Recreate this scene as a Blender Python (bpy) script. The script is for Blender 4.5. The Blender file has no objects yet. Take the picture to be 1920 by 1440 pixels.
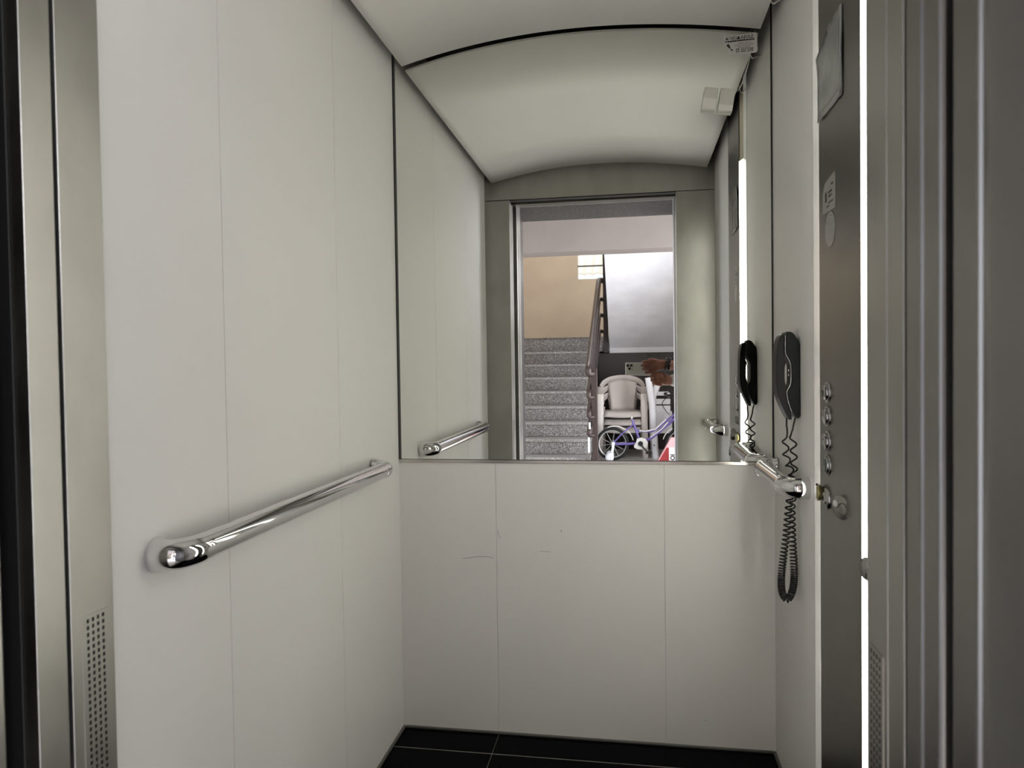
import bpy, bmesh, math, random
from mathutils import Vector, Matrix, Euler
random.seed(4)
C = bpy.context.scene.collection
PI = math.pi
# ------------------------------------------------------------------ helpers
class MB:
    """collects geometry for ONE mesh object"""
    def __init__(s): s.v = []; s.f = []; s.m = []; s.sm = []
    def add(s, verts, faces, mi=0, smooth=False, M=None):
        o = len(s.v)
        for v in verts:
            v = Vector(v); s.v.append(M @ v if M else v)
        for f in faces:
            s.f.append([i + o for i in f]); s.m.append(mi); s.sm.append(smooth)
    def box(s, a, b, mi=0, M=None):
        x0, y0, z0 = [min(p, q) for p, q in zip(a, b)]; x1, y1, z1 = [max(p, q) for p, q in zip(a, b)]
        v = [(x0,y0,z0),(x1,y0,z0),(x1,y1,z0),(x0,y1,z0),(x0,y0,z1),(x1,y0,z1),(x1,y1,z1),(x0,y1,z1)]
        s.add(v, [(3,2,1,0),(4,5,6,7),(0,1,5,4),(1,2,6,5),(2,3,7,6),(3,0,4,7)], mi, False, M)
    def prism(s, poly, axis, a, b, mi=0, M=None, smooth=False):
        """extrude a 2-D polygon (other two axes in order) along axis from a to b"""
        def mk(p, t):
            if axis == 'x': return (t, p[0], p[1])
            if axis == 'y': return (p[0], t, p[1])
            return (p[0], p[1], t)
        n = len(poly)
        ar = sum(poly[i][0]*poly[(i+1)%n][1]-poly[(i+1)%n][0]*poly[i][1] for i in range(n))
        if (ar < 0) != (axis == 'y'): poly = poly[::-1]
        if a > b: a, b = b, a
        v = [mk(p, a) for p in poly] + [mk(p, b) for p in poly]
        o = len(s.v)
        s.add(v, [tuple(range(n))[::-1], tuple(range(n, 2*n))], mi, False, M)
        for i in range(n):
            j = (i+1) % n
            s.f.append([o+i, o+j, o+n+j, o+n+i]); s.m.append(mi); s.sm.append(smooth)
    def tube(s, pts, r, n=12, mi=0, caps=True, closed=False, flat=1.0, up=None):
        pts = [Vector(p) for p in pts]; N = len(pts)
        rr = r if isinstance(r, (list, tuple)) else [r]*N
        T = []
        for i in range(N):
            if closed: d = pts[(i+1)%N]-pts[i-1]
            else: d = pts[min(i+1,N-1)]-pts[max(i-1,0)]
            T.append(d.normalized() if d.length > 1e-9 else Vector((0,0,1)))
        u = Vector(up) if up else (Vector((0,0,1)) if abs(T[0].z) < .9 else Vector((1,0,0)))
        o = len(s.v)
        for i in range(N):
            u = (u - T[i]*u.dot(T[i]))
            if u.length < 1e-6: u = T[i].orthogonal()
            u.normalize(); w = T[i].cross(u)
            for k in range(n):
                a = 2*PI*k/n
                s.v.append(pts[i] + (u*math.cos(a) + w*math.sin(a)*flat)*rr[i])
        for i in range(N if closed else N-1):
            j = (i+1) % N
            for k in range(n):
                l = (k+1) % n
                s.f.append([o+i*n+k, o+i*n+l, o+j*n+l, o+j*n+k]); s.m.append(mi); s.sm.append(True)
        if caps and not closed:
            A = [s.v[o+k].copy() for k in range(n)]; B_ = [s.v[o+(N-1)*n+k].copy() for k in range(n)]
            s.add(A, [tuple(range(n))[::-1]], mi); s.add(B_, [tuple(range(n))], mi)
    def lathe(s, prof, n=32, mi=0, M=None, smooth=True):
        """prof: (radius, height) about local z"""
        v = []; f = []
        for (r, z) in prof:
            for k in range(n):
                a = 2*PI*k/n; v.append((r*math.cos(a), r*math.sin(a), z))
        for i in range(len(prof)-1):
            for k in range(n):
                l = (k+1) % n; f.append((i*n+k, i*n+l, (i+1)*n+l, (i+1)*n+k))
        o = len(s.v); s.add(v, f, mi, smooth, M)
        P = len(prof)
        A = [s.v[o+k].copy() for k in range(n)]; B_ = [s.v[o+(P-1)*n+k].copy() for k in range(n)]
        s.add(A, [tuple(range(n))[::-1]], mi); s.add(B_, [tuple(range(n))], mi)
    def sphere(s, c, r, n=16, mi=0, sc=(1,1,1), M=None):
        c = Vector(c); v = [(0,0,-1)]; f = []; h = n//2
        for i in range(1, h):
            t = -PI/2 + PI*i/h
            for k in range(n): v.append((math.cos(t)*math.cos(2*PI*k/n), math.cos(t)*math.sin(2*PI*k/n), math.sin(t)))
        v.append((0,0,1)); L = len(v)-1
        for k in range(n):
            l = (k+1) % n
            f.append((0, 1+l, 1+k)); f.append((L, 1+(h-2)*n+k, 1+(h-2)*n+l))
            for i in range(h-2): f.append((1+i*n+k, 1+i*n+l, 1+(i+1)*n+l, 1+(i+1)*n+k))
        vv = [Vector((p[0]*r*sc[0], p[1]*r*sc[1], p[2]*r*sc[2])) + c for p in v]
        s.add(vv, f, mi, True, M)
    def sheet(s, P, th, mi=0, smooth=True):
        """P[i][j] grid of points -> solid sheet of thickness th"""
        a = len(P); b = len(P[0]); P = [[Vector(p) for p in row] for row in P]
        top = []; bot = []
        for i in range(a):
            for j in range(b):
                du = P[min(i+1,a-1)][j]-P[max(i-1,0)][j]; dv = P[i][min(j+1,b-1)]-P[i][max(j-1,0)]
                n = du.cross(dv)
                n = n.normalized() if n.length > 1e-12 else Vector((0,0,1))
                top.append(P[i][j]+n*th/2); bot.append(P[i][j]-n*th/2)
        f = []; K = a*b
        for i in range(a-1):
            for j in range(b-1):
                q = (i*b+j, (i+1)*b+j, (i+1)*b+j+1, i*b+j+1)
                f.append(q); f.append(tuple(K+x for x in q[::-1]))
        s.add(top+bot, f, mi, smooth)
        o = len(s.v)-2*K
        rim = [j for j in range(b)] + [i*b+b-1 for i in range(1,a)] + [(a-1)*b+j for j in range(b-2,-1,-1)] + [i*b for i in range(a-2,0,-1)]
        for q in range(len(rim)):
            x, y = rim[q], rim[(q+1)%len(rim)]
            s.f.append([o+x, o+y, o+K+y, o+K+x]); s.m.append(mi); s.sm.append(False)
    def build(s, name, mats, parent=None, bevel=0, seg=2, loc=None):
        me = bpy.data.meshes.new(name)
        if loc: 
            L = Vector(loc); vs = [v-L for v in s.v]
        else: vs = s.v
        me.from_pydata([tuple(v) for v in vs], [], s.f)
        for m in (mats if isinstance(mats, (list, tuple)) else [mats]): me.materials.append(m)
        for p, mi, sm in zip(me.polygons, s.m, s.sm): p.material_index = mi; p.use_smooth = sm
        me.validate(); me.update()
        o = bpy.data.objects.new(name, me); C.objects.link(o)
        if loc: o.location = loc
        if parent: o.parent = parent; 
        if parent and parent.type == 'EMPTY' and not loc: o.matrix_parent_inverse = Matrix.Translation(-Vector(parent.location))
        if bevel:
            b = o.modifiers.new('bevel', 'BEVEL'); b.width = bevel; b.segments = seg; b.limit_method = 'ANGLE'; b.angle_limit = .6
            b.harden_normals = False
        return o
def tag(o, label, cat, group=None):
    o['label'] = label; o['category'] = cat
    if group: o['group'] = group
    return o
def struct(o): o['kind'] = 'structure'; return o
def thing(name, label, cat, loc=(0,0,0), group=None):
    o = bpy.data.objects.new(name, None); C.objects.link(o); o.location = loc; o.empty_display_size = .05
    return tag(o, label, cat, group)
def bez(pts, n=8):
    """Catmull-Rom through points"""
    P = [Vector(p) for p in pts]; out = []
    for i in range(len(P)-1):
        p0 = P[max(i-1,0)]; p1 = P[i]; p2 = P[i+1]; p3 = P[min(i+2,len(P)-1)]
        for k in range(n):
            t = k/n
            out.append(.5*((2*p1)+(p2-p0)*t+(2*p0-5*p1+4*p2-p3)*t*t+(3*p1-p0-3*p2+p3)*t**3))
    out.append(P[-1]); return out
def text_into(mb, body, size, M, mi=0, ext=.0001, bold=0, shear=0, align='LEFT', width=None):
    cu = bpy.data.curves.new('t', 'FONT'); cu.body = body; cu.size = size; cu.extrude = ext; cu.offset = bold; cu.shear = shear
    cu.align_x = align; cu.resolution_u = 3
    o = bpy.data.objects.new('t', cu); C.objects.link(o)
    dg = bpy.context.evaluated_depsgraph_get(); me = bpy.data.meshes.new_from_object(o.evaluated_get(dg))
    if width and len(me.vertices):
        xs = [v.co.x for v in me.vertices]; w = max(xs)-min(xs); k = width/w if w > 0 else 1
        for v in me.vertices: v.co.x = (v.co.x - min(xs))*k
    mb.add([tuple(v.co) for v in me.vertices], [tuple(p.vertices) for p in me.polygons], mi, False, M)
    bpy.data.objects.remove(o); bpy.data.curves.remove(cu); bpy.data.meshes.remove(me)
# ------------------------------------------------------------------ materials
def mat(name, col, rough=.5, metal=0, spec=.5, **k):
    m = bpy.data.materials.new(name); m.use_nodes = True
    b = m.node_tree.nodes['Principled BSDF']
    b.inputs['Base Color'].default_value = (*col, 1); b.inputs['Roughness'].default_value = rough
    b.inputs['Metallic'].default_value = metal; b.inputs['Specular IOR Level'].default_value = spec
    for a, v in k.items(): b.inputs[a.replace('_', ' ')].default_value = v
    return m
def N(m, t, **k):
    n = m.node_tree.nodes.new(t)
    for a, v in k.items(): setattr(n, a, v)
    return n
def L(m, a, b): m.node_tree.links.new(a, b)
def noise_var(m, scale=(1,1,1), nscale=5, detail=4, rough=None, col=None, bump=None, lo=.35, hi=.65):
    """modulate roughness / colour / bump of the principled with object-space noise"""
    b = m.node_tree.nodes['Principled BSDF']
    tc = N(m, 'ShaderNodeTexCoord'); mp = N(m, 'ShaderNodeMapping'); mp.inputs['Scale'].default_value = scale
    nz = N(m, 'ShaderNodeTexNoise'); nz.inputs['Scale'].default_value = nscale; nz.inputs['Detail'].default_value = detail
    L(m, tc.outputs['Object'], mp.inputs['Vector']); L(m, mp.outputs['Vector'], nz.inputs['Vector'])
    if rough:
        r = N(m, 'ShaderNodeMapRange'); r.inputs['From Min'].default_value = lo; r.inputs['From Max'].default_value = hi
        r.inputs['To Min'].default_value = rough[0]; r.inputs['To Max'].default_value = rough[1]
        L(m, nz.outputs['Fac'], r.inputs['Value']); L(m, r.outputs['Result'], b.inputs['Roughness'])
    if col:
        r = N(m, 'ShaderNodeValToRGB'); r.color_ramp.elements[0].position = lo; r.color_ramp.elements[1].position = hi
        r.color_ramp.elements[0].color = (*col[0], 1); r.color_ramp.elements[1].color = (*col[1], 1)
        L(m, nz.outputs['Fac'], r.inputs['Fac']); L(m, r.outputs['Color'], b.inputs['Base Color'])
    if bump:
        bp = N(m, 'ShaderNodeBump'); bp.inputs['Strength'].default_value = bump[0]; bp.inputs['Distance'].default_value = bump[1]
        L(m, nz.outputs['Fac'], bp.inputs['Height']); L(m, bp.outputs['Normal'], b.inputs['Normal'])
    return m
PANEL = noise_var(mat('white_laminate', (.73,.718,.695), .34), nscale=3, col=((.72,.708,.685),(.74,.728,.705)), rough=(.42,.50))
CEIL = noise_var(mat('white_ceiling_panel', (.76,.745,.72), .42), nscale=2, rough=(.38,.46))
STEEL = noise_var(mat('brushed_steel', (.37,.36,.335), .34, 1), (1,1,.6), 11, 6, rough=(.30,.37), col=((.345,.335,.312),(.395,.385,.358)))
STEELH = noise_var(mat('brushed_steel_dark', (.17,.166,.15), .34, 1), (1,1,.5), 14, 5, rough=(.31,.37), col=((.16,.156,.141),(.18,.176,.16)))
STEELD = noise_var(mat('brushed_steel_door', (.24,.232,.226), .34, 1), (1,1,.5), 12, 5, rough=(.30,.36), col=((.225,.217,.212),(.255,.247,.241)))
STEELP = mat('polished_steel_trim', (.55,.53,.49), .18, 1)
CHROME = mat('chrome', (.74,.74,.75), .045, 1)
MIRROR = mat('mirror_silver', (.86,.875,.84), 0.0, 1)
BLACKGAP = mat('black_rubber', (.006,.006,.006), .6)
FLOORM = mat('black_granite', (.0022,.0022,.0030), .07, 0, .022)
GROUT = mat('floor_joint', (.16,.157,.152), .5)
TRIMM = mat('grey_skirting_metal', (.16,.155,.145), .4, .6)
DIFF = bpy.data.materials.new('light_diffuser'); DIFF.use_nodes = True
_b = DIFF.node_tree.nodes['Principled BSDF']
_b.inputs['Base Color'].default_value = (.8,.8,.78,1); _b.inputs['Emission Color'].default_value = (1,.975,.88,1); _b.inputs['Emission Strength'].default_value = 10.2
SIDE_GLOW = DIFF.copy(); SIDE_GLOW.name = 'added_side_glow'; SIDE_GLOW.node_tree.nodes['Principled BSDF'].inputs['Emission Strength'].default_value = 92  # much brighter emitter, added to lift the light on the back wall
LIP_GLOW = mat('enamel_lip_glow', (.62,.61,.57), .25, Emission_Color=(1,.98,.92,1), Emission_Strength=.13)  # faint emission stands in for strip light falling on the lip
DIFFOFF = mat('diffuser_end_fade', (.62,.56,.44), .4)  # beige in the colour imitates the warm fade at the strip ends
BASEPL = mat('white_enamel_lip', (.62,.61,.57), .22)
BLACKPL = mat('black_plastic', (.004,.0045,.0055), .45, 0, .08)
BLACKPL2 = mat('black_plastic_gloss', (.006,.006,.0065), .38, 0, .06)
CORDM = mat('black_cord', (.008,.008,.008), .5, 0, .3)
SILV = mat('silver_line', (.35,.35,.35), .25, 1)
BTN = mat('button_metal', (.36,.36,.36), .22, 1)
BTND = mat('button_dark_glass', (.03,.03,.032), .15)
BTNG = mat('button_green', (.01,.05,.032), .2)
BTNW = mat('button_white', (.75,.74,.70), .35)
BRASS = mat('brass_yellow', (.36,.32,.15), .3, .7)
SLEEVE = noise_var(mat('plastic_sleeve', (.20,.21,.21), .16), (4,4,4), 6, rough=(.10,.24), col=((.17,.18,.18),(.24,.25,.25)))
SLEEVEB = mat('sleeve_border', (.30,.30,.295), .3)
STICK = mat('sticker_paper', (.52,.50,.48), .5)
INK = mat('black_ink', (.012,.012,.013), .6)
GREYINK = mat('grey_ink', (.14,.13,.13), .6)
BOXW = mat('white_abs', (.64,.63,.58), .4); BOXG = mat('grey_abs', (.50,.50,.45), .45)
CABLE = mat('white_cable', (.5,.49,.46), .5)
VENTB = mat('vent_hole_black', (.002,.002,.002), .9)
SHAFT = mat('shaft_concrete', (.05,.05,.05), .9)
# landing
GRAN = mat('speckled_granite', (.3,.3,.3), .35)
def granite(m, sc, cols):
    b = m.node_tree.nodes['Principled BSDF']; tc = N(m, 'ShaderNodeTexCoord')
    vo = N(m, 'ShaderNodeTexVoronoi'); vo.inputs['Scale'].default_value = sc
    bw = N(m, 'ShaderNodeSeparateColor'); r = N(m, 'ShaderNodeValToRGB'); r.color_ramp.interpolation = 'LINEAR'
    e = r.color_ramp.elements; e[0].position = 0; e[0].color = (*cols[0],1); e[1].position = 1; e[1].color = (*cols[3],1)
    a = e.new(.35); a.color = (*cols[1],1); a = e.new(.7); a.color = (*cols[2],1)
    L(m, tc.outputs['Object'], vo.inputs['Vector']); L(m, vo.outputs['Color'], bw.inputs['Color'])
    L(m, bw.outputs['Red'], r.inputs['Fac']); L(m, r.outputs['Color'], b.inputs['Base Color'])
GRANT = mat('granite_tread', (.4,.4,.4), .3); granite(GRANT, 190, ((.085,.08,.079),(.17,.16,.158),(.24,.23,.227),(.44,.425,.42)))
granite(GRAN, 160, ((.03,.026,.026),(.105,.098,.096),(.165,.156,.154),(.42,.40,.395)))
GRAND = mat('dark_granite_lining', (.1,.1,.1), .3); granite(GRAND, 120, ((.014,.013,.012),(.035,.033,.031),(.055,.052,.05),(.13,.125,.12)))
BEIGE = noise_var(mat('beige_plaster', (.50,.38,.26), .8), nscale=2, col=((.455,.365,.28),(.50,.405,.31)), bump=(.1,.002))
WPLAS = noise_var(mat('white_plaster', (.66,.66,.68), .8), (1,1,2), 4, col=((.635,.63,.67),(.71,.705,.745)), bump=(.15,.003))
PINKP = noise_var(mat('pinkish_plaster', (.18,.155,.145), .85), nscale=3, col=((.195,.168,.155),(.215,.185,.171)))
LWALL = mat('landing_wall_paint', (.62,.58,.52), .8)
LFLOOR = mat('landing_floor_tile', (.34,.32,.31), .3); granite(LFLOOR, 150, ((.30,.28,.27),(.50,.48,.46),(.60,.58,.56),(.72,.70,.68)))
DBROWN = mat('dark_brown_paint', (.026,.020,.019), .5)
RAILM = mat('brown_metal_rail', (.055,.040,.038), .34, .4, .4)
RAILD = mat('dark_brown_post', (.030,.022,.022), .4, .3)
WHITEP = mat('white_painted_metal', (.8,.82,.86), .3)
FRAMEW = mat('window_frame_brown', (.10,.085,.07), .4)
GLASS = bpy.data.materials.new('window_glass'); GLASS.use_nodes = True
_n = GLASS.node_tree.nodes; _n.remove(_n['Principled BSDF']); _t = _n.new('ShaderNodeBsdfTransparent'); _gl = _n.new('ShaderNodeBsdfGlossy'); _gl.inputs['Roughness'].default_value = .02
_mx = _n.new('ShaderNodeMixShader'); _mx.inputs[0].default_value = .06; _t.inputs['Color'].default_value = (.94,.96,.95,1)
GLASS.node_tree.links.new(_t.outputs[0], _mx.inputs[1]); GLASS.node_tree.links.new(_gl.outputs[0], _mx.inputs[2]); GLASS.node_tree.links.new(_mx.outputs[0], _n['Material Output'].inputs['Surface'])
ROOF = noise_var(mat('terracotta_tiles', (.5,.42,.36), .8), nscale=3, col=((.46,.385,.33),(.55,.47,.41)))
HOUSE = mat('white_house_wall', (.8,.8,.8), .8)
CHAIRM = noise_var(mat('beige_white_plastic', (.54,.49,.465), .38), nscale=4, col=((.51,.46,.435),(.57,.515,.49)))
WCHAIR = mat('white_plastic', (.72,.72,.76), .35)
PURPLE = mat('purple_paint', (.15,.115,.36), .25); TYRE = mat('tyre_rubber', (.008,.008,.009), .7)
RIMW = mat('silver_rim', (.62,.62,.62), .3, .4); FENDER = mat('white_fender', (.78,.77,.76), .3)
BIKEB = mat('black_bike_part', (.012,.012,.013), .4)
REDP = mat('red_card', (.22,.012,.016), .4); PINKC = mat('pink_card_edge', (.62,.32,.34), .5); WCARD = mat('white_card', (.66,.60,.60), .5)
SKIN = noise_var(mat('skin', (.26,.115,.075), .5, 0, .4, Subsurface_Weight=.1), nscale=40, col=((.23,.095,.062),(.29,.13,.088)))
SHIRT = mat('white_shirt', (.66,.64,.60), .8); TROUS = mat('navy_trousers', (.02,.023,.035), .8); HAIR = mat('dark_hair', (.012,.009,.008), .6)
SHOE = mat('black_shoe', (.012,.012,.012), .4); GOLD = mat('gold', (.75,.55,.25), .2, 1)
PHONEW = mat('silver_phone_back', (.72,.70,.66), .3); PHONEF = mat('phone_band', (.5,.5,.5), .2, 1); LENSM = mat('phone_lens', (.005,.005,.007), .05)
EYEW = mat('eye_white', (.7,.7,.68), .3); LIPS = mat('lips', (.25,.07,.06), .5)
# ------------------------------------------------------------------ CABIN  (x right, y towards the mirror, z up; mirror plane y = 0)
W = 1.15; FY = -1.44; ZM = .858; OXL = .129; OXR = .9646; OZ = 2.015
def groove_profile(cuts, a, b, depth=.002, w=.0014):
    """list of (t, depth) along a wall with V notches at cuts, from a to b (a<b)"""
    P = [(a, 0)]
    for c in sorted(cuts): P += [(c-w, 0), (c-.0006, depth), (c+.0006, depth), (c+w, 0)]
    return P + [(b, 0)]
mb = MB(); P = groove_profile((-.465, -.981), FY, 0)
mb.prism([(-d, t) for t, d in P] + [(-.03, 0), (-.03, FY)], 'z', 0, 2.35)
struct(mb.build('wall_left', PANEL))
mb = MB()   # right wall: back panel and front panel, the lamp column stands between them
mb.box((W, 0, 0), (W+.03, -.466, 2.35)); mb.box((W, -.470, 0), (W+.03, FY, 2.35))
mb.box((W+.004, -.465, 0), (W+.03, -.471, 2.35))
struct(mb.build('wall_right', PANEL))
mb = MB(); P = groove_profile((.314, .8312), 0, W)
mb.prism([(t, d) for t, d in P] + [(W, .03), (0, .03)], 'z', 0, ZM+.003)
mb.box((0, .006, ZM), (W, .03, 2.35))
wb = struct(mb.build('wall_back', PANEL))
for k, pts in enumerate([((.205,-.0003,.553),(.245,-.0003,.560),(.280,-.0003,.562),(.303,-.0003,.558)), ((.452,-.0003,.583),(.468,-.0003,.5835),(.484,-.0003,.582)), ((.5195,-.0003,.652),(.518,-.0003,.648),(.5195,-.0003,.645)), ((.318,-.0003,.645),(.323,-.0003,.628),(.327,-.0003,.622)), ((.945,-.0003,.085),(.951,-.0003,.0845))]):
    s = MB(); s.tube(bez(pts, 5), .0005 if k != 2 else .0009, 6); s.build('scratch', GREYINK, wb)
# front wall of brushed steel: two return panels and the header, opening between
mb = MB()
mb.box((0, FY, 0), (OXL, -1.505, OZ-.0015)); mb.box((OXR, FY, 0), (W, -1.497, OZ-.0015)); mb.box((OXR+.0008, -1.497, 0), (W, -1.535, OZ-.0015))
mb.box((0, FY+.002, OZ+.0015), (W, -1.50, 2.35)); mb.box((.0, FY-.004, OZ-.003), (W, -1.49, OZ+.003), 1)
mb.box((OXL-.004, -1.505, 0), (0, -1.511, OZ), 1)
mb.box((OXL, -1.511, 0), (.06, -1.551, OZ)); mb.box((OXL-.0, -1.5, OZ-.012), (OXR, -1.56, OZ+.2), 2)
mb.box((.113, -1.551, 0), (.06, -1.5535, OZ), 1)
struct(mb.build('wall_front', [STEEL, BLACKGAP, STEELH], bevel=.0022, seg=3))
# left jamb of the landing doorway, steel then granite lining
mb = MB(); mb.box((.142, -1.602, 0), (.02, -1.72, 2.05)); mb.box((.134, -1.60, 2.035), (1.0, -1.72, 2.12))
struct(mb.build('trim_1', STEEL, bevel=.003))
mb = MB(); mb.prism([(.961, -1.69), (.972, -1.72), (1.2, -1.72), (1.2, -1.672), (.966, -1.672)], 'z', 0, 2.05)
struct(mb.build('trim_2', STEELD, bevel=.003))
mb = MB()
mb.prism([(.131, -1.72), (.10, -2.10), (.02, -2.10), (.02, -1.72)], 'z', 0, 2.035)
mb.prism([(.985, -1.72), (1.01, -2.10), (1.09, -2.10), (1.09, -1.72)], 'z', 0, 2.035)
mb.box((.02, -1.72, 2.035), (1.09, -2.10, 2.11))
struct(mb.build('trim_3', GRAND))
# sliding doors standing open at the right
def leaf(name, x, y0, y1, x1, label, cat='door', b=.004):
    m = MB(); m.box((x, y0, .012), (x1, y1, 2.02)); o = m.build(name, STEELD, None, bevel=b, seg=3)
    tag(o, label, cat, 'sliding door leaves parked open at the right'); return o
leaf('sliding_door', .9646, -1.541, -1.575, 1.40, 'brushed steel cabin door leaf parked open at the right, edge next to the perforated vent', b=.005)
leaf('sliding_door', .9625, -1.583, -1.615, 1.40, 'brushed steel cabin door leaf parked open at the right, farther out than its twin')
leaf('sliding_door', .966, -1.625, -1.668, 1.40, 'wide steel landing door leaf parked open at the right, nearest to the camera', b=.005)
mb = MB(); mb.box((0, -1.50, -.03), (W, -1.575, 0)); mb.box((.02, -1.60, -.03), (1.4, -1.72, 0))
struct(mb.build('trim_4', STEELP, bevel=.002))
# perforated vents in both reveals
def vent(name, x, sgn, ys, z0, z1, label):
    m = MB(); pz = .0077; hz = .0046; hy = .0036; n = int((z1-z0)/pz); t = .0008
    yg = []
    for c in ys: yg += [c-hy/2, c+hy/2]
    yg = [min(ys)-.008] + sorted(yg) + [max(ys)+.008]
    zg = [z0-.004]
    for i in range(n): zg += [z1-(n-1-i)*pz-hz, z1-(n-1-i)*pz]
    zg += [z1+.004]; xs = x + sgn*t
    for i in range(len(yg)-1):
        for j in range(len(zg)-1):
            a, b, c, d = yg[i], yg[i+1], zg[j], zg[j+1]
            if i % 2 and j % 2:
                xb = x+sgn*.00005
                m.add([(xb,a,c),(xb,b,c),(xb,b,d),(xb,a,d)], [(0,1,2,3)], 1)
                for (p, q) in (((a,c),(b,c)),((b,c),(b,d)),((b,d),(a,d)),((a,d),(a,c))):
                    m.add([(xs,*p),(xs,*q),(xb,*q),(xb,*p)], [(0,1,2,3)], 1)
            else: m.add([(xs,a,c),(xs,b,c),(xs,b,d),(xs,a,d)], [(0,1,2,3)], 0)
    for (p, q) in (((yg[0],zg[0]),(yg[-1],zg[0])),((yg[-1],zg[0]),(yg[-1],zg[-1])),((yg[-1],zg[-1]),(yg[0],zg[-1])),((yg[0],zg[-1]),(yg[0],zg[0]))):
        m.add([(xs,*p),(xs,*q),(x,*q),(x,*p)], [(0,1,2,3)], 0)
    return tag(m.build(name, [STEEL, VENTB]), label, 'vent', 'perforated vents in the door reveals')
vent('vent_grille', OXL, 1, [-1.4585-.0078*i for i in range(4)], .36, .880, 'perforated grille of small square holes low in the left steel door jamb')
vent('vent_grille', OXR, -1, [-1.456-.0078*i for i in range(4)], .36, .880, 'perforated grille of small holes low in the right steel reveal beside the lamp strip')
# floor, skirting
mb = MB()
for (x0, x1) in ((0, .3133), (.3147, W)):
    for (y0, y1) in ((0, -.1175), (-.1220, -.62), (-.623, -1.12), (-1.123, -1.50)):
        mb.box((x0, y0, -.03), (x1, y1, 0))
mb.box((0, 0, -.035), (W, -1.50, -.0002), 1)
struct(mb.build('floor', [FLOORM, GROUT]))
mb = MB(); mb.box((0, 0, 0), (.009, -1.43, .007)); struct(mb.build('baseboard_left', TRIMM, bevel=.002))
mb = MB(); mb.box((.009, 0, 0), (W-.009, -.007, .008)); struct(mb.build('baseboard_back', TRIMM, bevel=.002))
mb = MB(); mb.box((W-.009, 0, 0), (W, -1.43, .007)); struct(mb.build('baseboard_right', TRIMM, bevel=.002))
# arched suspended ceiling panel
def cz(x):
    xs = [(.037,2.097),(.22,2.138),(.389,2.158),(.552,2.1655),(.711,2.165),(.866,2.155),(.987,2.138),(1.115,2.116)]
    for i in range(len(xs)-1):
        if x <= xs[i+1][0]:
            # smooth parabola through neighbours
            i0 = max(0, min(len(xs)-3, i-1)); p = xs[i0:i0+3]; r = 0
            for a in range(3):
                t = p[a][1]
                for b in range(3):
                    if a != b: t *= (x-p[b][0])/(p[a][0]-p[b][0])
                r += t
            return r
    return xs[-1][1]
mb = MB(); x0, x1 = .037, 1.115; n = 36
import functools
# one circular-ish arc fitted through left edge, crown and right edge
def arc(x):
    t = (x-x0)/(x1-x0); base = 2.097+(2.116-2.097)*t
    return base + .0605*4*t*(1-t)*(1+.10*(1-2*t))
mb.sheet([[(x0+(x1-x0)*i/n, y, arc(x0+(x1-x0)*i/n)+.009) for y in (-.019, -.5, -1.0, FY+.004)] for i in range(n+1)], .006)
struct(mb.build('ceiling', CEIL))
mb = MB(); mb.box((-.02, .03, 2.30), (W+.02, -1.52, 2.36)); struct(mb.build('ceiling_roof', SHAFT)).name = 'ceiling_shaft'
# mirror
t = thing('wall_mirror', 'large frameless mirror covering the upper back wall of the lift cabin', 'mirror', (W/2, 0, ZM))
mb = MB(); mb.box((.0085, .0055, ZM+.009), (W-.0055, 0, 2.28)); mb.build('mirror_glass', MIRROR, t)
mb = MB(); mb.box((0, .0055, ZM+.009), (.0035, -.002, 2.28)); mb.box((.0034, .0055, ZM+.009), (.0085, -.0015, 2.28), 1)
mb.build('edge_seal', [BLACKGAP, mat('dark_steel_edge', (.10,.10,.095), .4, .6)], t)
mb = MB(); mb.box((W-.0055, .0055, ZM+.009), (W, .001, 2.28), 0); mb.build('edge_seal', BLACKGAP, t)
mb = MB(); mb.box((0, .0055, ZM), (W, -.004, ZM+.0095)); mb.box((0, .0055, ZM+.0095), (W, -.0005, ZM+.0115), 1); mb.build('bottom_trim', [STEELP, BLACKGAP], t, bevel=.0012)
# mirror sticker with locksmith print
t = thing('sticker', 'small white locksmith sticker with Greek lettering on the mirror, upper right corner', 'sticker', (1.06, -.001, 2.09))
def on_mirror(x, z, rot): return Matrix.Translation((x, -.0014, z)) @ Matrix.Rotation(rot, 4, 'Y') @ Matrix.Rotation(PI/2, 4, 'X')
mb = MB()
ol = [(1.0135,2.1165),(1.0145,2.0935),(1.0225,2.083),(1.0285,2.0625),(1.085,2.0635),(1.1065,2.0645),(1.110,2.070),(1.109,2.110),(1.107,2.113),(1.1065,2.1205),(1.10,2.1215),(1.06,2.1185)]
ol = [(x-.0005, z-.0005) for x, z in ol]
mb.prism(ol, 'y', -.0002, -.0012); mb.build('paper', STICK, t)
mb = MB(); R_ = -.000
text_into(mb, 'ΚΛΕΙΔΑΡΑΣ', .0125, on_mirror(1.0195, 2.1055, -.012), 0, bold=.00018, shear=.15, width=.080)
mb.prism([(1.0175,2.0985),(1.1005,2.1005),(1.1005,2.1045),(1.0175,2.1025)], 'y', -.0012, -.0014)
text_into(mb, 'ΑΝΟΙΓΟΝΤΑΙ', .0066, on_mirror(1.055, 2.0915, -.012), 1, width=.037)
text_into(mb, 'ΟΛΩΝ ΤΩΝ ΕΙΔΩΝ', .0066, on_mirror(1.0465, 2.0855, -.012), 1, width=.050)
text_into(mb, 'ΚΛΕΙΔΑΡΙΕΣ', .0066, on_mirror(1.055, 2.0797, -.012), 1, width=.034)
text_into(mb, '99 557238', .0088, on_mirror(1.048, 2.0727, -.012), 0, bold=.00012, width=.049)
text_into(mb, '99 450 630', .0082, on_mirror(1.048, 2.0667, -.012), 0, bold=.00008, width=.049)
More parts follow.
